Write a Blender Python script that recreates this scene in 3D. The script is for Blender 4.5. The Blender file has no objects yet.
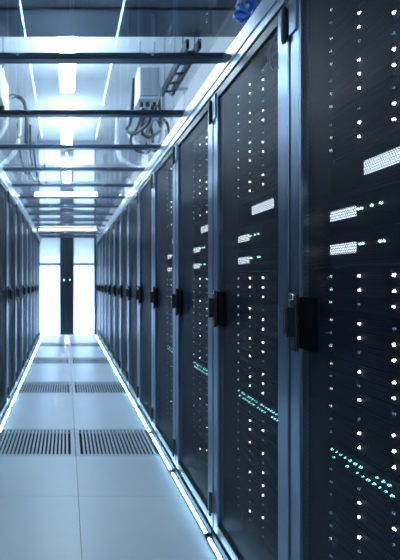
import bpy, bmesh, math, random
from mathutils import Vector, Matrix

R = math.radians
random.seed(7)
sc = bpy.context.scene
COL = sc.collection
CAM_Z = 1.19                       # eye height above the raised floor
Y0 = 1.448                         # joint between first and second right-hand cabinet
PITCH = 0.75                       # cabinet width
XR, XL = 0.68, -0.545              # cabinet front planes, right row and left row
TOP = 2.065                        # cabinet height
END = 10.66                        # end wall of the aisle

# ------------------------------------------------------------------ materials
def mat(name, color=(.5, .5, .5), rough=.5, metal=0., spec=.5, emit=None, strength=0., sample=True, coat=0.):
    m = bpy.data.materials.new(name); m.use_nodes = True
    b = m.node_tree.nodes['Principled BSDF']
    b.inputs['Base Color'].default_value = (*color, 1)
    b.inputs['Roughness'].default_value = rough
    b.inputs['Metallic'].default_value = metal
    b.inputs['Specular IOR Level'].default_value = spec
    b.inputs['Coat Weight'].default_value = coat
    if emit:
        b.inputs['Emission Color'].default_value = (*emit, 1)
        b.inputs['Emission Strength'].default_value = strength
        if not sample:
            m.cycles.emission_sampling = 'NONE'
    return m

def N(m, typ, **kw):
    n = m.node_tree.nodes.new(typ)
    for k, v in kw.items(): setattr(n, k, v)
    return n

def math_node(m, op, a, b=None):
    n = N(m, 'ShaderNodeMath', operation=op)
    for i, v in enumerate((a, b)):
        if v is None: continue
        if isinstance(v, (int, float)): n.inputs[i].default_value = v
        else: m.node_tree.links.new(v, n.inputs[i])
    return n.outputs[0]

def noise_mix(m, c1, c2, scale, stretch=(1, 1, 1), rough=None):
    """base colour varies softly between two tones (wear), optional roughness range"""
    L = m.node_tree.links
    b = m.node_tree.nodes['Principled BSDF']
    tc = N(m, 'ShaderNodeTexCoord'); mp = N(m, 'ShaderNodeMapping')
    mp.inputs['Scale'].default_value = stretch
    L.new(tc.outputs['Object'], mp.inputs['Vector'])
    nz = N(m, 'ShaderNodeTexNoise'); nz.inputs['Scale'].default_value = scale; nz.inputs['Detail'].default_value = 5
    L.new(mp.outputs[0], nz.inputs['Vector'])
    cr = N(m, 'ShaderNodeValToRGB')
    cr.color_ramp.elements[0].position = .35; cr.color_ramp.elements[0].color = (*c1, 1)
    cr.color_ramp.elements[1].position = .65; cr.color_ramp.elements[1].color = (*c2, 1)
    L.new(nz.outputs['Fac'], cr.inputs['Fac']); L.new(cr.outputs['Color'], b.inputs['Base Color'])
    if rough:
        mr = N(m, 'ShaderNodeMapRange')
        mr.inputs['To Min'].default_value, mr.inputs['To Max'].default_value = rough
        L.new(nz.outputs['Fac'], mr.inputs['Value']); L.new(mr.outputs[0], b.inputs['Roughness'])
    return m

def perforated(name):
    """sheet steel punched with staggered round holes"""
    m = mat(name, (.007, .018, .040), .48, .25, .32)
    L = m.node_tree.links
    tc = N(m, 'ShaderNodeTexCoord'); sp = N(m, 'ShaderNodeSeparateXYZ')
    L.new(tc.outputs['Object'], sp.inputs[0])
    p = .0074; rp = p * .866
    u = math_node(m, 'DIVIDE', sp.outputs['X'], p)
    v = math_node(m, 'DIVIDE', sp.outputs['Z'], rp)
    row = math_node(m, 'FLOOR', v)
    par = math_node(m, 'MULTIPLY', math_node(m, 'FLOORED_MODULO', row, 2.0), .5)
    fu = math_node(m, 'SUBTRACT', math_node(m, 'FRACT', math_node(m, 'ADD', u, par)), .5)
    fv = math_node(m, 'MULTIPLY', math_node(m, 'SUBTRACT', math_node(m, 'FRACT', v), .5), .866)
    d = math_node(m, 'SQRT', math_node(m, 'ADD', math_node(m, 'MULTIPLY', fu, fu), math_node(m, 'MULTIPLY', fv, fv)))
    hole = math_node(m, 'LESS_THAN', d, .40)
    tr = N(m, 'ShaderNodeBsdfTransparent'); mx = N(m, 'ShaderNodeMixShader')
    L.new(hole, mx.inputs[0])
    L.new(m.node_tree.nodes['Principled BSDF'].outputs[0], mx.inputs[1]); L.new(tr.outputs[0], mx.inputs[2])
    L.new(mx.outputs[0], m.node_tree.nodes['Material Output'].inputs[0])
    return m

def sheet_glass(name):
    """clear glass: Fresnel reflection over plain transmission"""
    m = mat(name)
    L = m.node_tree.links
    lw = N(m, 'ShaderNodeLayerWeight'); lw.inputs['Blend'].default_value = .5
    f5 = math_node(m, 'POWER', lw.outputs['Facing'], 5.0)
    fr = math_node(m, 'ADD', math_node(m, 'MULTIPLY', f5, .91), .09)
    tr = N(m, 'ShaderNodeBsdfTransparent'); tr.inputs[0].default_value = (.93, .97, 1, 1)
    gl = N(m, 'ShaderNodeBsdfGlossy'); gl.inputs['Roughness'].default_value = .02
    mx = N(m, 'ShaderNodeMixShader')
    L.new(fr, mx.inputs[0]); L.new(tr.outputs[0], mx.inputs[1]); L.new(gl.outputs[0], mx.inputs[2])
    L.new(mx.outputs[0], m.node_tree.nodes['Material Output'].inputs[0])
    return m

def frosted(name):
    """opal door glass that lets the light of the room behind through"""
    m = mat(name, (.75, .85, .95), .35)
    L = m.node_tree.links
    tl = N(m, 'ShaderNodeBsdfTranslucent'); tl.inputs[0].default_value = (.80, .90, 1, 1)
    mx = N(m, 'ShaderNodeMixShader'); mx.inputs[0].default_value = .75
    L.new(m.node_tree.nodes['Principled BSDF'].outputs[0], mx.inputs[1]); L.new(tl.outputs[0], mx.inputs[2])
    L.new(mx.outputs[0], m.node_tree.nodes['Material Output'].inputs[0])
    return m

LIGHT = (.69, .87, 1.0)
M = dict(
    black=mat('black_steel', (.010, .014, .020), .38),
    inner=mat('dark_gloss_steel', (.008, .011, .016), .34, .0, .4),
    plastic=mat('black_plastic', (.008, .010, .014), .45),
    stile=noise_mix(mat('blue_grey_steel', (.18, .235, .32), .30, .95), (.165, .22, .305), (.195, .25, .335), 6, (1, 1, .3)),
    chrome=mat('bright_steel', (.65, .72, .80), .18, 1.),
    alu=noise_mix(mat('brushed_aluminium', (.62, .68, .76), .30, .85), (.56, .63, .72), (.68, .74, .82), 8, (1, .1, 1)),
    groove=mat('groove_rubber', (.010, .014, .022), .6),
    mesh=perforated('perforated_steel'),
    server=mat('server_face', (.006, .008, .012), .55, 0, .2),
    tray=mat('drive_tray_face', (.009, .012, .017), .6, 0, .15),
    led=mat('white_indicator', (.8, .9, 1), .4, emit=(.78, .88, 1.0), strength=7, sample=False),
    ledmid=mat('soft_indicator', (.6, .75, .9), .4, emit=(.60, .80, 1.0), strength=1.1, sample=False),
    leddim=mat('faint_indicator', (.2, .35, .45), .4, emit=(.30, .55, .80), strength=.35, sample=False),
    ledgreen=mat('green_white_indicator', (.7, 1, .9), .4, emit=(.55, 1.0, .88), strength=3.2, sample=False),
    ledteal=mat('teal_indicator', (.4, 1, .9), .4, emit=(.30, .90, .92), strength=3.2, sample=False),
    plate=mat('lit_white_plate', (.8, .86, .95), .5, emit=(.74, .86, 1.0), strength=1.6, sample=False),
    matte=mat('matte_black_plastic', (.003, .004, .006), .85, 0, .03),
    port=mat('port_socket', (.004, .005, .007), .6),
    floor=noise_mix(mat('floor_tile_laminate', (.58, .66, .72), .34), (.56, .645, .71), (.61, .68, .735), 2.2, rough=(.26, .40)),
    void=mat('underfloor_shade', (.006, .009, .014), .9),  # near-black, puts the shade below the floor into the colour
    grille=mat('grille_bars', (.50, .57, .63), .38),
    strip=mat('floor_strip_diffuser', (.9, .95, 1), .4, emit=(.42, .76, 1.0), strength=27),
    channel=mat('strip_channel', (.07, .10, .14), .45, .4),
    lip=mat('halo_teal_lip', (.008, .026, .042), .7, 0, .2),  # teal tint stands in for the strip's cyan halo
    wall=noise_mix(mat('wall_paint', (.62, .66, .70), .75), (.60, .64, .68), (.64, .68, .72), 1.5),
    ceil=noise_mix(mat('ceiling_paint', (.66, .70, .74), .8), (.64, .68, .72), (.68, .72, .76), 1.2),
    beam=mat('dark_anodised_beam', (.075, .105, .15), .30, .6),
    glass=sheet_glass('roof_glass'),
    duct=noise_mix(mat('dark_duct_steel', (.10, .13, .17), .55, .2), (.085, .11, .15), (.115, .145, .19), 5),
    lamp=mat('lamp_diffuser', (.9, .95, 1), .5, emit=LIGHT, strength=62),
    lampup=mat('uplight_and_bar_diffuser', (.9, .95, 1), .5, emit=LIGHT, strength=14),
    lampbody=mat('lamp_housing', (.72, .76, .8), .4),
    frame=mat('navy_door_frame', (.012, .020, .036), .38),
    frosted=frosted('frosted_glass'),
    white=mat('white_enamel', (.75, .79, .84), .4),
    grey=mat('grey_enamel', (.34, .38, .43), .45),
    cable=mat('black_cable', (.015, .018, .025), .5),
    greycable=mat('grey_cable', (.30, .35, .42), .5),
    blue=mat('blue_plastic', (.05, .20, .75), .35),
    paleblue=mat('pale_blue_plug', (.45, .62, .85), .4),
)

# ------------------------------------------------------------------ mesh helpers
class MB:
    def __init__(self): self.bm = bmesh.new()
    def box(self, x0, x1, y0, y1, z0, z1, bev=0.):
        bm = bmesh.new()
        bmesh.ops.create_cube(bm, size=1)
        for v in bm.verts:
            v.co = Vector(((x0 + x1) / 2 + v.co.x * (x1 - x0), (y0 + y1) / 2 + v.co.y * (y1 - y0), (z0 + z1) / 2 + v.co.z * (z1 - z0)))
        if bev:
            bmesh.ops.bevel(bm, geom=list(bm.edges), offset=bev, segments=2, affect='EDGES', profile=.5)
        return self._merge(bm)
    def cyl(self, p0, p1, r, r2=None, seg=12):
        p0, p1 = Vector(p0), Vector(p1); d = p1 - p0
        bm = bmesh.new()
        bmesh.ops.create_cone(bm, cap_ends=True, segments=seg, radius1=r, radius2=r if r2 is None else r2, depth=d.length)
        bm.transform(Matrix.Translation((p0 + p1) / 2) @ d.to_track_quat('Z', 'Y').to_matrix().to_4x4())
        return self._merge(bm)
    def tube(self, pts, r, seg=8, sub=6):
        """smooth round cable through the points (Catmull-Rom)"""
        P = [Vector(p) for p in pts]; path = []
        for i in range(len(P) - 1):
            a, b, c, d = P[max(i - 1, 0)], P[i], P[i + 1], P[min(i + 2, len(P) - 1)]
            for k in range(sub):
                t = k / sub
                path.append(.5 * ((2 * b) + (c - a) * t + (2 * a - 5 * b + 4 * c - d) * t * t + (3 * b - a - 3 * c + d) * t ** 3))
        path.append(P[-1])
        rings = []
        up = Vector((0, 0, 1))
        for i, p in enumerate(path):
            t = (path[min(i + 1, len(path) - 1)] - path[max(i - 1, 0)]).normalized()
            s = t.cross(up)
            if s.length < .15: s = t.cross(Vector((1, 0, 0)))
            s.normalize(); w = s.cross(t)
            rings.append([self.bm.verts.new(p + r * (math.cos(2 * math.pi * k / seg) * s + math.sin(2 * math.pi * k / seg) * w)) for k in range(seg)])
        for a, b in zip(rings, rings[1:]):
            for k in range(seg):
                self.bm.faces.new((a[k], a[(k + 1) % seg], b[(k + 1) % seg], b[k])).smooth = True
        self.bm.faces.new(rings[0]); self.bm.faces.new(list(reversed(rings[-1])))
        return self
    def _merge(self, bm):
        me = bpy.data.meshes.new('tmp'); bm.to_mesh(me); bm.free()
        self.bm.from_mesh(me); bpy.data.meshes.remove(me)
        return self
    def build(self, name, m, parent=None):
        me = bpy.data.meshes.new(name)
        bmesh.ops.recalc_face_normals(self.bm, faces=self.bm.faces)
        self.bm.to_mesh(me); self.bm.free()
        me.materials.append(M[m])
        o = bpy.data.objects.new(name, me); COL.objects.link(o)
        if parent: o.parent = parent
        return o

def tag(o, label, cat, group=None):
    o['label'] = label; o['category'] = cat; o['kind'] = 'thing'
    if group: o['group'] = group
    return o
def struct(o):
    o['kind'] = 'structure'; return o
def thing(name, label, cat, loc=(0, 0, 0), rz=0, group=None):
    o = bpy.data.objects.new(name, None); COL.objects.link(o)
    o.empty_display_size = .1
    o.location = loc; o.rotation_euler = (0, 0, rz)
    return tag(o, label, cat, group)
def copy_tree(o, parent=None):
    c = o.copy(); COL.objects.link(c); c.parent = parent
    for ch in list(o.children): copy_tree(ch, c)
    return c

ORD = ['first', 'second', 'third', 'fourth', 'fifth', 'sixth', 'seventh', 'eighth', 'ninth', 'tenth', 'eleventh', 'twelfth', 'thirteenth', 'fourteenth', 'fifteenth', 'sixteenth']

# ------------------------------------------------------------------ setting
NL = 11                            # cabinets built in the left row
NEAR, WL, WR, CEIL = -3.0, -2.45, 2.55, 2.86
def wallbox(name, *a, m='wall'):
    return struct(MB().box(*a).build(name, m))

# raised floor of 610 mm tiles; the seams are real gaps, grille tiles leave openings
TILE = .61; CX = .0685; G0 = 3.249
grille_rows = [G0 + k * 3 * TILE for k in range(4)]
fl = MB()
nx0, nx1 = -5, 5
ny0 = int(math.floor((NEAR - G0) / TILE)); ny1 = int(math.ceil((END + .1 - G0) / TILE))
for i in range(nx0, nx1):
    for j in range(ny0, ny1):
        if i in (-1, 0) and j % 3 == 0 and 0 <= j < 12: continue
        x0, x1 = max(CX + i * TILE, WL), min(CX + (i + 1) * TILE, WR)
        y0, y1 = max(G0 + j * TILE, NEAR), min(G0 + (j + 1) * TILE, END + .1)
        if x1 - x0 < .02 or y1 - y0 < .02: continue
        fl.box(x0 + .0013, x1 - .0013, y0 + .0005, y1 - .0005, -.03, 0)
struct(fl.build('floor', 'floor'))
struct(MB().box(WL - .1, WR + .1, NEAR - .1, END + .2, -.40, -.36).build('trim_1', 'void'))   # slab under the raised floor

# ventilated tiles
g = thing('floor_grille', '', 'floor vent')
fr = MB(); T = TILE - .006; h = T / 2; e = .030
fr.box(-h, h, -h, -h + e, -.03, .0005).box(-h, h, h - e, h, -.03, .0005)
fr.box(-h, -h + e, -h + e, h - e, -.03, .0005).box(h - e, h, -h + e, h - e, -.03, .0005)
fr.build('frame', 'grille', g)
sl = MB(); nb = 20; span = T - 2 * e; st = span / nb
for k in range(nb + 1):
    x = -h + e + k * st
    if 0 < k < nb: sl.box(x - .0066, x + .0066, -h + e, h - e, -.006, 0)
sl.build('slats', 'grille', g)
MB().box(-h + .004, h - .004, -h + .004, h - .004, -.20, -.19).build('dark_void_sheet', 'void', g)  # near-black sheet added so the slots look shaded
first = True
for r, gy in enumerate(grille_rows):
    for s, side in ((-1, 'left'), (1, 'right')):
        c = g if first else copy_tree(g); first = False
        c.location = (CX + s * TILE / 2, gy + TILE / 2, 0)
        w = ['nearest', 'second nearest', 'third nearest', 'farthest'][r]
        tag(c, f'slotted metal floor vent tile, {side} of centre seam in the {w} pair', 'floor vent', 'slotted vent tiles in the aisle floor')

wallbox('wall_left', WL - .1, WL, NEAR, END + .1, -.36, CEIL)
wallbox('wall_right', WR, WR + .1, NEAR, END + .1, -.36, CEIL)
wallbox('wall_back', WL - .1, WR + .1, NEAR - .1, NEAR, -.36, CEIL)
wallbox('ceiling', WL - .1, WR + .1, NEAR - .1, END + .2, CEIL, CEIL + .1, m='ceil')
DX0, DX1, DZ = -.63, .67, 2.29
struct(MB().box(WL, DX0, END + .02, END + .14, 0, CEIL).box(DX1, WR, END + .02, END + .14, 0, CEIL)
       .box(DX0, DX1, END + .02, END + .14, DZ, CEIL).build('wall_far', 'wall'))

struct(MB().box(-.68, -.632, Y0 + (NL + 1) * PITCH + .01, END + .02, 0, TOP).build('trim_3', 'wall'))   # filler panel between left row and end wall

# double door: frame, two leaves with frosted panes
struct(MB().box(DX0, DX0 + .022, END - .03, END + .06, 0, DZ).box(DX1 - .022, DX1, END - .03, END + .06, 0, DZ)
       .box(DX0 + .022, DX1 - .022, END - .03, END + .06, DZ - .085, DZ).build('trim_2', 'frame'))
DC = .02
def leaf(name, x0, x1, inner):
    # inner: which side carries the wide lock stile
    a, b = (x0 + .014, x1 - .150) if inner > 0 else (x0 + .150, x1 - .014)
    z0, z1, zm = .005, 2.20, 1.57
    d = MB().box(x0, a, END, END + .045, z0, z1).box(b, x1, END, END + .045, z0, z1)
    d.box(a, b, END, END + .045, z0, z0 + .022).box(a, b, END, END + .045, z1 - .02, z1)
    d.box(a, b, END + .004, END + .041, zm - .005, zm + .005)
    o = struct(d.build(name, 'frame'))
    MB().box(a, b, END + .016, END + .026, z0 + .022, zm - .005).build('glass_pane', 'frosted', o)
    MB().box(a, b, END + .016, END + .026, zm + .005, z1 - .02).build('glass_pane', 'frosted', o)
    xi = (b + .085) if inner > 0 else (a - .085)
    hb = MB().box(xi - .02, xi + .02, END - .012, END, 1.09, 1.29, .004)
    hb.cyl((xi, END - .010, 1.12), (xi, END - .045, 1.12), .008).cyl((xi, END - .045, 1.11), (xi, END - .045, 1.20), .009)
    hb = hb.build('handle', 'plastic', o)
    MB().box(xi - .008, xi + .008, END - .016, END - .012, 1.215, 1.262).build('lock_light', 'ledteal', hb)
    return o
leaf('door_1', DX0 + .024, DC - .002, 1)
leaf('door_2', DC + .002, DX1 - .024, -1)

# ------------------------------------------------------------------ server cabinets
W2 = PITCH / 2 - .004
def make_cabinet():
    r = thing('server_cabinet', '', 'server cabinet')
    b = MB()
    b.box(-W2, -W2 + .014, .032, 1.08, .03, TOP).box(W2 - .014, W2, .032, 1.08, .03, TOP)
    b.box(-W2 + .014, W2 - .014, .032, 1.08, TOP - .010, TOP).box(-W2 + .014, W2 - .014, .032, 1.08, .03, .05)
    b.box(-W2 + .014, W2 - .014, 1.07, 1.08, .05, TOP - .010)
    b.build('cabinet_body', 'inner', r)
    rl = MB()
    for s in (-1, 1):
        x = s * (W2 - .014); rl.box(min(x, x - s * .012), max(x, x - s * .012), .125, .155, .05, TOP - .01)
    rl.build('mounting_rails', 'black', r)
    MB().box(-W2, W2, .035, 1.06, 0, .03).build('plinth', 'matte', r)
    # door
    sw, sh = .060, .074; z0, z1 = .045, TOP - .012; D = .028
    d = MB()
    d.box(-W2 + .004, -W2 + sw, 0, D, z0, z1, .003).box(W2 - sh, W2 - .004, 0, D, z0, z1, .003)
    door = d.build('door', 'stile', r)
    MB().box(-W2 + sw, W2 - sh, .001, D, z0, z0 + .05, .002).build('bottom_rail', 'black', door)
    MB().box(-W2 + sw, W2 - sh, .001, D, z1 - .035, z1, .002).build('top_rail', 'black', door)
    MB().box(-W2 + sw - .004, W2 - sh + .004, .010, .0108, z0 + .045, z1 - .03).build('perforated_panel', 'mesh', door)
    hx = -W2 + .036
    hd = MB().box(hx - .017, hx + .017, -.010, .001, .985, 1.152, .004)
    hd.box(hx - .010, hx + .010, -.034, -.020, 1.028, 1.118, .004).box(hx - .008, hx + .008, -.024, -.008, 1.030, 1.116)
    hd = hd.build('handle', 'plastic', door)
    tp = MB().box(hx - .013, hx + .013, -.016, -.0095, 1.136, 1.156, .003)
    tp = tp.build('handle_tip', 'chrome', door); tp['label'] = 'bright steel handle tip'
    MB().box(-W2 + sw + .001, -W2 + sw + .085, -.003, .0095, .997, 1.146, .003).build('lock_housing', 'matte', door)
    for a, c in ((.115, .205), (1.935, 2.030)):
        MB().box(W2 - .028, W2 - .004, -.012, .001, a, c, .003).cyl((W2 - .009, -.010, a - .012), (W2 - .009, -.010, c + .004), .006).build('hinge', 'plastic', door)
    MB().box(-W2 + .006, -W2 + .045, -.006, .001, 1.935, 2.045, .002).build('top_catch', 'stile', door)
    return r
cab = make_cabinet()

def make_blank(parent):
    return MB().box(-W2 + .0142, W2 - .0142, .156, .166, .052, TOP - .012).build('blanking_panel', 'server', parent)

right_ord = ['nearest', 'second', 'third', 'fourth', 'fifth', 'sixth', 'seventh', 'eighth', 'ninth', 'tenth', 'eleventh', 'twelfth', 'farthest']
rights = []
for k in range(13):
    c = cab if k == 0 else copy_tree(cab)
    c.location = (XR, Y0 + (k - .5) * PITCH, 0); c.rotation_euler = (0, 0, R(-90))
    if k == 0: lab = 'nearest black server cabinet on the right, sharp mesh door cut by the frame'
    elif k == 12: lab = 'last server cabinet of the right row, next to the glowing end doors'
    elif k < 4: lab = f'{right_ord[k]} black server cabinet from the camera on the right, lights behind mesh door'
    else: lab = f'{right_ord[k]} black server cabinet from the camera on the right, dark mesh door'
    tag(c, lab, 'server cabinet', 'server cabinets in two rows along the aisle')
    rights.append(c)
NL = 11
lefts = []
for k in range(NL):                # left row: from the second cabinet joint on
    c = copy_tree(cab)
    c.location = (XL, Y0 + (k + 1 - .5) * PITCH, 0); c.rotation_euler = (0, 0, R(90))
    n = NL - 1 - k
    lab = 'last server cabinet of the left row, next to the glowing end doors' if n == 0 else f'{ORD[n]} dark server cabinet from the end doors in the left row'
    tag(c, lab, 'server cabinet', 'server cabinets in two rows along the aisle')
    lefts.append(c)
bp = make_blank(rights[4])
for c in rights[5:] + lefts:
    q = bp.copy(); COL.objects.link(q); q.parent = c

# ------------------------------------------------------------------ equipment inside the lit cabinets
EW = .3475; EY = .105
LED_COLS = [-.323, -.189, -.055, .079, .213]
def led(name, x, z, m, parent, w=.0080, hgt=.0082, y=EY - .004):
    b = MB().cyl((0, 0, 0), (0, -.005, 0), 1, .8, 10)
    for v in b.bm.verts: v.co.x *= w / 2; v.co.z *= hgt / 2
    o = b.build(name, m, parent); o.location = (x, y, z)
    return o
def led_copy(src, x, z, parent, y=EY - .004):
    o = src.copy(); COL.objects.link(o); o.parent = parent; o.location = (x, y, z); return o

def make_shelf():
    r = thing('disk_shelf', '', 'disk shelf')
    MB().box(-EW, EW, EY + .012, EY + .55, -.0605, .0605).build('chassis', 'server', r)
    tr0 = None; protos = {}
    for row in range(3):
        for ci, x in enumerate(LED_COLS):
            z = (1 - row) * .0375
            if tr0 is None:
                t = MB().box(-.014, .1175, EY, EY + .013, -.0172, .0172, .0025).box(.03, .10, EY - .004, EY, -.004, .004, .001).build('drive_tray', 'tray', r); tr0 = t
            else:
                t = tr0.copy(); COL.objects.link(t); t.parent = r
            t.location = (x, 0, z)
    return r
shelf0 = make_shelf()
led_protos = {k: led('indicator_light', 0, 0, k, None) for k in ('led', 'ledmid', 'leddim')}
SHELF_Z = [1.990, 1.868, 1.743, 1.614, 1.169, 1.041, .914, .788, .603, .474, .347, .220]
# which rows burn bright, per column pattern, as the photograph shows them
PAT = {0: 'mmd', 1: 'mmm', 2: 'dmm', 3: 'dmm', 4: 'mmm', 5: 'mdm', 6: 'mdm', 7: 'mdd', 8: 'ddd', 9: 'ddm', 10: 'ddd', 11: 'ddd'}
PMID = ['bbd', 'bbd', 'bbb', 'dbb', 'bbd', 'bbd', 'bdb', 'dbb', 'dbb', 'bdd', 'bdb', 'dbd']
PRGT = ['dbb', 'dbb', 'dbb', 'dbb', 'bbb', 'dbb', 'bbd', 'bbb', 'dbd', 'bdb', 'bbd', 'bdd']
KEY = {'b': 'led', 'm': 'ledmid', 'd': 'leddim'}

def make_server(name, label, z, hgt, plate, lights, parent_rack):
    r = thing(name, label[0], label[1])
    hz = hgt / 2
    c = MB().box(-EW, EW, EY + .010, EY + .60, -hz, hz).build('chassis', 'server', r)
    b = MB().box(-EW + .012, EW - .012, EY, EY + .012, -hz + .004, hz - .004, .003)
    for k in range(3):
        b.box(-.10, EW - .03, EY - .003, EY, -hz + .014 + k * .008, -hz + .018 + k * .008)
    b.build('bezel', 'tray', r)
    if plate:
        x0, x1, p0, p1 = plate
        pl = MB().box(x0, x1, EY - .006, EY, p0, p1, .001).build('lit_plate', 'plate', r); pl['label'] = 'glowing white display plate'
    for (x, zz) in lights:
        led('status_light', x, zz, 'ledgreen', r, .010, .008)
    return r

equip = []
def place(o, rack_i, z, label, cat, group):
    c = rights[rack_i]
    o.location = (c.location.x, c.location.y, z); o.rotation_euler = (0, 0, R(-90))
    tag(o, label, cat, group)

WHERE = ['nearest right cabinet', 'second right cabinet', 'third right cabinet', 'fourth right cabinet']
first_use = {}
A0 = B0 = C0 = S0 = None
def sw_lights(r, rng):
    for row, zz in ((0, .0105), (1, -.0105)):
        x = -.318 + row * .009
        while x < .325:
            if rng.random() < .78:
                led_t = sw_src[0] if rng.random() < .7 else sw_src[1]
                o = led_t.copy(); COL.objects.link(o); o.parent = r; o.location = (x, EY - .004, zz)
            x += .0225
sw_src = [led('status_light', 0, 0, 'ledteal', None, .012, .0055), led('status_light', 0, 0, 'ledteal', None, .006, .0045)]
for i in range(4):
    rng = random.Random(20 + i)
    for si, z in enumerate(SHELF_Z):
        s = copy_tree(shelf0)
        lab = f'black disk shelf with white drive lights, {ORD[si]} from top in the {WHERE[i]}'
        place(s, i, z, lab, 'disk shelf', 'disk shelves in the lit cabinets')
        trays = [c for c in s.children if c.name.startswith('drive_tray')]
        for t in trays:
            ci = min(range(5), key=lambda q: abs(LED_COLS[q] - t.location.x)); row = 1 - round(t.location.z / .0375)
            if ci == 0: ch = PAT[si][row]
            elif ci == 1: ch = PMID[si][row]
            elif ci == 2: ch = PRGT[si][row]
            else: ch = rng.choice('bbbd')
            if i >= 1 and ci == 0 and ch == 'd' and si < 8: ch = 'm'
            if i >= 1 and ch == 'b' and si >= 8 and rng.random() < .2: ch = 'm'
            if i >= 2 and ch == 'b' and rng.random() < (.45 if i == 2 else .8): ch = 'm'
            if i >= 2 and ch == 'm' and rng.random() < .5: ch = 'd'
            led_copy(led_protos[KEY[ch]], .024 if ci == 3 else 0, 0, t)
    A = make_server('rack_server', ('', ''), 0, .104, (-.170, .030, -.0155, .0195), [], i) if A0 is None else copy_tree(A0); A0 = A0 or A
    place(A, i, 1.487, f'black rack server with wide white plate, uppermost plate in the {WHERE[i]}', 'server', 'rack servers with lit plates')
    B = make_server('rack_server', ('', ''), 0, .094, (-.329, -.210, -.0125, .0155), [(-.192, .004), (-.180, .004), (-.137, .005), (-.101, .005)], i) if B0 is None else copy_tree(B0); B0 = B0 or B
    place(B, i, 1.381, f'black rack server with upper small white plate and green lights in the {WHERE[i]}', 'server', 'rack servers with lit plates')
    C = make_server('rack_server', ('', ''), 0, .090, (-.329, -.210, -.0135, .0145), [(-.186, .008), (-.173, .008), (-.104, .008), (-.091, .008)], i) if C0 is None else copy_tree(C0); C0 = C0 or C
    place(C, i, 1.2835, f'black rack server with lower small white plate and green lights in the {WHERE[i]}', 'server', 'rack servers with lit plates')
    if S0 is None:
        r = thing('network_switch', '', 'network switch')
        MB().box(-EW, EW, EY + .004, EY + .40, -.024, .024, .002).build('chassis', 'server', r)
        pt = MB()
        for k in range(24):
            x = -.315 + k * .027
            pt.box(x, x + .018, EY + .001, EY + .0045, -.0075, .0075)
        pt.build('port_row', 'port', r)
        S0 = r; S = copy_tree(S0)
    else: S = copy_tree(S0)
    place(S, i, .690, f'black network switch with two rows of teal status lights in the {WHERE[i]}', 'network switch', 'network switches in the lit cabinets')
    sw_lights(S, rng)
for o in [shelf0, S0]:
    for ch in list(o.children): bpy.data.objects.remove(ch)
    bpy.data.objects.remove(o)
for o in list(led_protos.values()) + sw_src: bpy.data.objects.remove(o)

# ------------------------------------------------------------------ floor light strips
st0 = thing('floor_light_strip', '', 'light strip')
SL = PITCH / 2 - .008
MB().box(-SL, SL, -.022, .0095, .0, .008).build('channel', 'channel', st0)
MB().box(-SL, SL, .003, .0095, .008, .040).build('shield_lip', 'lip', st0)  # raised to shield the cabinet foot from the strip's light
MB().box(-SL + .010, SL - .010, -.018, -.007, .008, .014, .002).build('diffuser', 'strip', st0)
for s in (-1, 1):
    MB().box(min(s * SL, s * (SL - .010)), max(s * SL, s * (SL - .010)), -.022, .0035, .008, .020).build('end_cap', 'plastic', st0)
first = True
for k in range(13):
    c = st0 if first else copy_tree(st0); first = False
    c.location = (XR - .010, Y0 + (k - .5) * PITCH, 0); c.rotation_euler = (0, 0, R(-90))
    lab = 'glowing white floor light strip at the foot of the ' + ('last right cabinet by the doors' if k == 12 else f'{right_ord[k]} right cabinet')
    tag(c, lab, 'light strip', 'floor light strips along both cabinet rows')
for k in range(NL + 1):
    c = copy_tree(st0)
    c.location = (XL + .010, Y0 + (k + 1 - .5) * PITCH, 0); c.rotation_euler = (0, 0, R(90))
    n = NL - 1 - k
    if n < 0: lab = 'glowing white floor light strip on the left, last one before the end doors'
    else: lab = 'glowing white floor light strip at the foot of the ' + ('last left cabinet by the doors' if n == 0 else f'{ORD[n]} left cabinet from the doors')
    tag(c, lab, 'light strip', 'floor light strips along both cabinet rows')

# ------------------------------------------------------------------ aisle roof: rails, beams, glass panels
RY0, RY1 = Y0 - PITCH, END - .04
def rail(x, s, label):
    t = thing('roof_rail', label, 'roof rail', (x, 0, TOP), 0, 'aluminium rails on top of the cabinet rows')
    lo, hi = sorted((0, s * .09))
    MB().box(lo, hi, RY0, RY1, .0, .034, .003).box(lo, hi, RY0, RY1, .042, .105, .003).build('aluminium_profile', 'alu', t)
    lo, hi = sorted((s * .006, s * .084))
    MB().box(lo, hi, RY0, RY1, .033, .043).build('groove_strip', 'groove', t)
rail(XR, 1, 'long silver aluminium rail with dark groove above the right cabinets')
rail(XL, -1, 'long silver aluminium rail with dark groove above the left cabinets')

BZ0, BZ1 = CAM_Z + .970, CAM_Z + .996
BP = .688
beams = [2.06 + BP * (k - 2) for k in range(15)]
bm0 = None
for k, y in enumerate(beams):
    if y < RY0: continue
    if bm0 is None:
        bm0 = t = thing('roof_beam', '', 'roof beam')
        MB().box(XL - .03, XR + .03, 0, .058, BZ0 + .010, BZ1, .002).build('profile', 'beam', t)
        MB().box(XL - .03, XR + .03, .006, .052, BZ0, BZ0 + .0105).build('lower_flange', 'beam', t)
        for xx in (-.21, .375):
            MB().cyl((xx, -.004, BZ0 + .014), (xx, .004, BZ0 + .014), .006).box(xx - .03, xx + .03, -.003, 0, BZ1 - .007, BZ1 - .002).build('fixing_clip', 'chrome', t)
    else: t = copy_tree(bm0)
    t.location = (0, y, 0)
    n = k - 1
    lab = 'dark metal roof beam across the aisle, ' + ('outside above the nearest cabinet' if k < 2 else ('first full beam under the dark duct' if k == 2 else f'{ORD[k - 2]} counted from the camera'))
    tag(t, lab, 'roof beam', 'roof beams crossing the aisle')
first = True
gp = None
vis = 0
ys = [RY0] + [b for b in beams if b > RY0 + .1] + [RY1]
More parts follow.
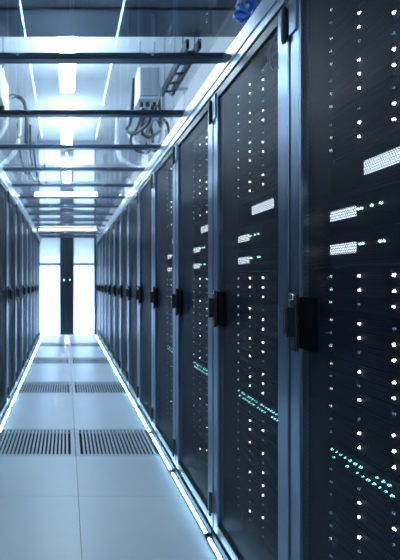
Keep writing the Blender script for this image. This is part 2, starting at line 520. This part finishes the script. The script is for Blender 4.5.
for a, b in zip(ys, ys[1:]):
    if b - a < .15: continue
    if gp is None or abs((b - a) - BP) > .004:
        o = MB().box(XL + .002, XR - .060, -(b - a) / 2 + .004, (b - a) / 2 - .004, 0, .006).build('glass_roof_panel', 'glass')
        if abs((b - a) - BP) <= .004: gp = o
    else:
        o = gp.copy(); COL.objects.link(o)
    o.location = (0, (a + b) / 2 + .029, BZ1)
    vis += 1
    tag(o, f'clear glass roof panel over the aisle, {ORD[vis - 1]} bay from the camera', 'roof panel', 'clear glass panels of the aisle roof')

# light bar under the roof in front of the doors
t = thing('light_bar', 'bright white light bar hung across the aisle above the end doors', 'lamp', (0.03, 8.78, BZ0 - .010))
MB().box(-.54, .54, -.016, .016, .012, .022).build('housing', 'lampbody', t)
MB().box(-.53, .53, -.012, .012, -.002, .012, .003).build('diffuser', 'lampup', t)
for s in (-1, 1):
    MB().box(min(s * .53, s * .60), max(s * .53, s * .60), -.018, .018, -.016, .016).build('bracket', 'beam', t)

# ------------------------------------------------------------------ above the glass
DROP = .17
def lamp_body(t, hx, hy):
    """suspended batten: a slim spine over a lower opal diffuser, with an added uplight on top, hung on rods"""
    MB().box(-hx - .006, hx + .006, -hy - .012, hy + .012, -DROP - .010, -DROP + .010, .003).build('spine', 'lampbody', t)
    MB().box(-hx, hx, -hy, hy, -DROP - .036, -DROP - .010, .005).build('diffuser', 'lamp', t)
    MB().box(-hx, hx, -hy, hy, -DROP + .010, -DROP + .028, .005).build('added_uplight', 'lampup', t)  # glow added on top to brighten the ceiling
    for s in (-1, 1):
        px, py = (0, s * hy * .8) if hy > hx else (s * hx * .8, 0)
        MB().cyl((px, py, -DROP + .02), (px, py, 0), .004).build('hanger_rod', 'chrome', t)
def ceiling_lamp(x, y0, y1, label, w=.105):
    t = thing('ceiling_lamp', label, 'lamp', (x, (y0 + y1) / 2, CEIL), 0, 'long ceiling lamps above the glass roof')
    lamp_body(t, w / 2, (y1 - y0) / 2)
    return t
ceiling_lamp(.010, 2.66, 3.67, 'long white ceiling lamp just beyond the dark duct')
ceiling_lamp(.010, 4.32, 5.22, 'long white ceiling lamp, second beyond the dark duct')
ceiling_lamp(.010, 6.36, 7.00, 'long white ceiling lamp, third beyond the dark duct')
ceiling_lamp(.010, -1.7, -.5, 'added unseen fill lamp behind the camera, over the near floor', .12)  # added out of view to brighten the near floor
t = thing('ceiling_lamp', 'bright white ceiling lamp lying crosswise near the end doors', 'lamp', (0, 8.1, CEIL), 0, 'long ceiling lamps above the glass roof')
lamp_body(t, .53, .024)

for x, side in ((1.80, 'right'), (-1.75, 'left')):  # added hidden lamps, brighten walls and ceiling beyond the cabinets
    ceiling_lamp(x, 2.9, 5.6, f'added unseen fill lamp behind the {side} cabinet row, nearer one', .12)
    ceiling_lamp(x, 6.3, 9.0, f'added unseen fill lamp behind the {side} cabinet row, farther one', .12)

# dark duct across the room
DZ0 = CAM_Z + 1.35
t = thing('air_duct', 'large dark ventilation duct across the ceiling above the nearest cabinets', 'duct', (0, 0, DZ0))
MB().box(WL, WR, 1.35, 2.36, .012, CEIL - DZ0).build('duct_body', 'duct', t)
MB().box(WL, WR, 2.36, 2.62, .0, CEIL - DZ0, .004).build('flange', 'beam', t)
MB().box(WL, WR, 1.32, 1.36, .0, CEIL - DZ0).build('flange', 'beam', t)

# cable tray on the right, with rungs
t = thing('cable_tray', 'dark ladder cable tray running along the aisle above the right cabinets', 'cable tray', (.71, 0, CAM_Z + 1.30))
for s in (-1, 1):
    MB().box(s * .034 - .009, s * .034 + .009, 2.64, 3.32, 0, .05).build('side_rail', 'black', t)
for k in range(5):
    y = 2.70 + k * .14
    MB().box(-.03, .03, y, y + .02, .004, .016).build('rung', 'beam', t)
for y in (2.75, 3.25):
    MB().cyl((-.034, y, .04), (-.034, y, CEIL - CAM_Z - 1.30), .005).cyl((.034, y, .04), (.034, y, CEIL - CAM_Z - 1.30), .005).build('hanger_rod', 'chrome', t)

def junction_box(x, y, z, label, w=.15, d=.18, hh=.22):
    t = thing('junction_box', label, 'electrical box', (x, y, z), 0)
    MB().box(-w / 2, w / 2, -d / 2, d / 2, 0, hh, .008).build('housing', 'white', t)
    MB().box(-w / 2 + .012, w / 2 - .012, -d / 2 - .010, -d / 2, .015, hh - .015, .004).build('cover', 'grey', t)
    for s in (-1, 1):
        MB().cyl((s * w / 3, 0, hh - .005), (s * w / 3, 0, CEIL - z), .006).build('hanger_rod', 'chrome', t)
    for k in range(3):
        xx = (k - 1) * w / 3.2
        MB().cyl((xx, -.02, -.03), (xx, -.02, .004), .014).build('cable_gland', 'plastic', t)
    return t
junction_box(.565, 3.30, CAM_Z + 1.24, 'pale electrical box with grey cover hanging above the glass roof on the right')
junction_box(-.43, 3.05, CAM_Z + 1.12, 'white electrical box hanging above the glass roof at the left frame edge', .08, .34, .20)

def cable(name, pts, r, m, label, group=None):
    return tag(MB().tube(pts, r).build(name, m), label, 'cable', group)
c = CAM_Z
cable('cable', [(-.42, 3.24, c + 1.24), (-.395, 3.36, c + 1.31), (-.35, 3.42, c + 1.335), (-.305, 3.42, c + 1.30), (-.285, 3.42, c + 1.22), (-.285, 3.42, c + 1.09), (-.285, 3.42, c + .999)], .014, 'cable', 'thick dark cable arching beside the white box on the left')
cable('cable', [(.60, 3.28, c + 1.22), (.58, 3.35, c + 1.12), (.50, 3.45, c + 1.08), (.46, 3.6, c + 1.15), (.52, 3.8, c + 1.30), (.56, 3.9, CEIL)], .013, 'cable', 'dark cable dropping from the pale box on the right')
for q in range(5):
    rr = .10 + .012 * q; x0, y0, z0 = .73 + .07 * math.sin(q * 2.1), 4.05 + .05 * q, c + 1.29 + .05 * math.cos(q * 1.7)
    pts = [(x0 + rr * math.cos(a) * .8, y0 + .05 * math.sin(a * 2 + q), z0 + rr * math.sin(a)) for a in [k * math.pi / 5 + q for k in range(10)]]
    pts = [(x0 + .05, y0, CEIL)] + pts
    w = ['outermost loop', 'second loop', 'middle loop', 'fourth loop', 'innermost loop'][q]
    cable('cable', pts, .013, 'cable' if q % 2 == 0 else 'greycable', 'looped cable in the tangle hanging above the right cabinet rail', 'tangle of hanging cables above the right rail')
for q in range(3):
    x0 = -.48 + .06 * q; y0 = 5.0 + .35 * q
    pts = [(x0 - .03, y0, CEIL), (x0, y0, c + 1.35), (x0 + .06, y0 + .03, c + 1.15), (x0 + .12, y0 + .05, c + 1.22), (x0 + .10, y0 + .05, c + 1.4), (x0 + .1, y0 + .05, CEIL)]
    cable('cable', pts, .011, 'cable' if q != 1 else 'greycable', 'drooping cable hanging above the left cabinet rail', 'drooping cables above the left rail')

def conduit(pts, label, r=.022):
    t = tag(MB().tube(pts, r, 10).build('conduit', 'white'), label, 'pipe', 'white pipes above the glass roof')
conduit([(.60, 4.5, CEIL), (.60, 4.5, c + 1.42), (.66, 4.45, c + 1.30), (.80, 4.4, c + 1.20), (.90, 4.4, c + 1.10), (.92, 4.4, TOP + .01)], 'white bent pipe behind the cable tangle on the right')
conduit([(.52, 4.8, CEIL), (.52, 4.8, c + 1.35), (.58, 4.8, c + 1.22), (.78, 4.8, c + 1.12), (.90, 4.8, c + 1.0), (.92, 4.8, TOP + .01)], 'white bent pipe beyond the cable tangle, farther of two on the right')
conduit([(-.50, 4.0, CEIL), (-.50, 4.0, c + 1.38), (-.54, 4.0, c + 1.26), (-.64, 4.0, c + 1.10), (-.66, 4.0, TOP + .01)], 'white bent pipe above the left cabinets, nearer one', .02)
conduit([(-.44, 4.6, CEIL), (-.46, 4.6, c + 1.38), (-.52, 4.6, c + 1.22), (-.64, 4.6, c + 1.10), (-.66, 4.6, TOP + .01)], 'white bent pipe above the left cabinets, farther one', .02)
t = thing('round_fitting', 'small round white fitting hanging on a rod above the left cabinets', 'fitting', (-.52, 5.9, c + 1.29))
MB().cyl((0, -.02, 0), (0, .02, 0), .048, .044, 20).build('cover', 'white', t)
MB().cyl((0, .005, .04), (0, .005, CEIL - c - 1.29), .005).build('hanger_rod', 'chrome', t)

def strut(x, y, label, w=.05):
    t = thing('ceiling_strut', label, 'strut', (x, y, TOP), 0, 'white struts from cabinet tops to the ceiling')
    MB().box(-w / 2, w / 2, -w / 2, w / 2, .012, CEIL - TOP - .01).build('post', 'white', t)
    MB().box(-w, w, -w, w, 0, .012).build('foot_plate', 'grey', t)
    MB().box(-w, w, -w, w, CEIL - TOP - .012, CEIL - TOP).build('head_plate', 'grey', t)
strut(.98, 4.15, 'white square strut from a right cabinet top to the ceiling, nearest', .07)
strut(.98, 5.9, 'white square strut from a right cabinet top to the ceiling, middle one', .07)
strut(.98, 7.6, 'white square strut from a right cabinet top to the ceiling, farthest', .07)
strut(-.90, 4.9, 'white square strut from a left cabinet top to the ceiling, nearest', .07)
strut(-.90, 6.7, 'white square strut from a left cabinet top to the ceiling, farther', .07)

# crumpled bundle of blue patch cable on the right rail
bx, by, bz = .680, 1.80, TOP + .112
t = thing('cable_bundle', 'tangled bright blue cable bundle on the right rail at the top edge', 'cable bundle', (bx, by, bz))
rng = random.Random(9)
for q in range(6):
    ph = rng.random() * 6; tl = rng.uniform(-.9, .9); pts = []
    rx, ry = rng.uniform(.018, .036), rng.uniform(.022, .040); cx, cy = rng.uniform(-.010, .006), rng.uniform(-.014, .014)
    for k in range(rng.randint(8, 12)):
        a = ph + k * .66
        pts.append((cx + rx * math.cos(a) + .006 * math.sin(3 * a), cy + ry * math.sin(a), .042 + .026 * math.sin(a + tl * 3 + q) + .006 * math.cos(2 * a)))
    MB().tube(pts, .0075).build('blue_cable', 'blue', t)
for x, y, z in ((-.034, -.03, .058), (-.026, .03, .045), (-.01, -.040, .034), (-.038, .005, .026)):
    o = MB().box(x - .007, x + .007, y - .010, y + .010, z - .006, z + .006, .002).build('plug', 'paleblue', t); o['label'] = 'pale blue cable plug'

# earthing wire beside the upper hinge of the second cabinet
cable('earth_wire', [(XR - .001, Y0 + .085, 1.985), (XR - .010, Y0 + .105, 1.960), (XR - .010, Y0 + .112, 1.925), (XR - .006, Y0 + .100, 1.885), (XR - .001, Y0 + .070, 1.875)], .003, 'greycable', 'thin pale earth wire looped beside the upper hinge of the second right cabinet')

# ------------------------------------------------------------------ light behind the end doors
def area(name, loc, rot, sx, sy, energy, color):
    l = bpy.data.lights.new(name, 'AREA'); l.shape = 'RECTANGLE'; l.size, l.size_y = sx, sy
    l.energy = energy; l.color = color
    o = bpy.data.objects.new(name, l); COL.objects.link(o); o.location = loc; o.rotation_euler = rot
    return o
area('vestibule_light', (.02, END + .44, .32), (R(-90), 0, 0), 1.4, .35, 820, (.70, .84, 1.0))

w = bpy.data.worlds.new('world'); sc.world = w; w.use_nodes = True
w.node_tree.nodes['Background'].inputs[0].default_value = (.02, .04, .07, 1)
w.node_tree.nodes['Background'].inputs[1].default_value = .3

# ------------------------------------------------------------------ camera
cd = bpy.data.cameras.new('camera'); co = bpy.data.objects.new('camera', cd); COL.objects.link(co)
co.location = (0, 0, CAM_Z); co.rotation_euler = (R(90), 0, 0)
cd.sensor_width = 36; cd.lens = 475 / 560 * 36
cd.shift_x = 134 / 560; cd.shift_y = 2 / 560
cd.clip_start = .05
cd.dof.use_dof = True; cd.dof.focus_distance = 1.35; cd.dof.aperture_fstop = 5.6
sc.camera = co

sc.view_settings.view_transform = 'Standard'; sc.view_settings.look = 'None'
sc.view_settings.gamma = 1; sc.view_settings.exposure = .28
sc.view_settings.use_curve_mapping = False
sc.cycles.max_bounces = 10; sc.cycles.transparent_max_bounces = 24
sc.cycles.use_denoising = True
sc.cycles.sample_clamp_indirect = 4
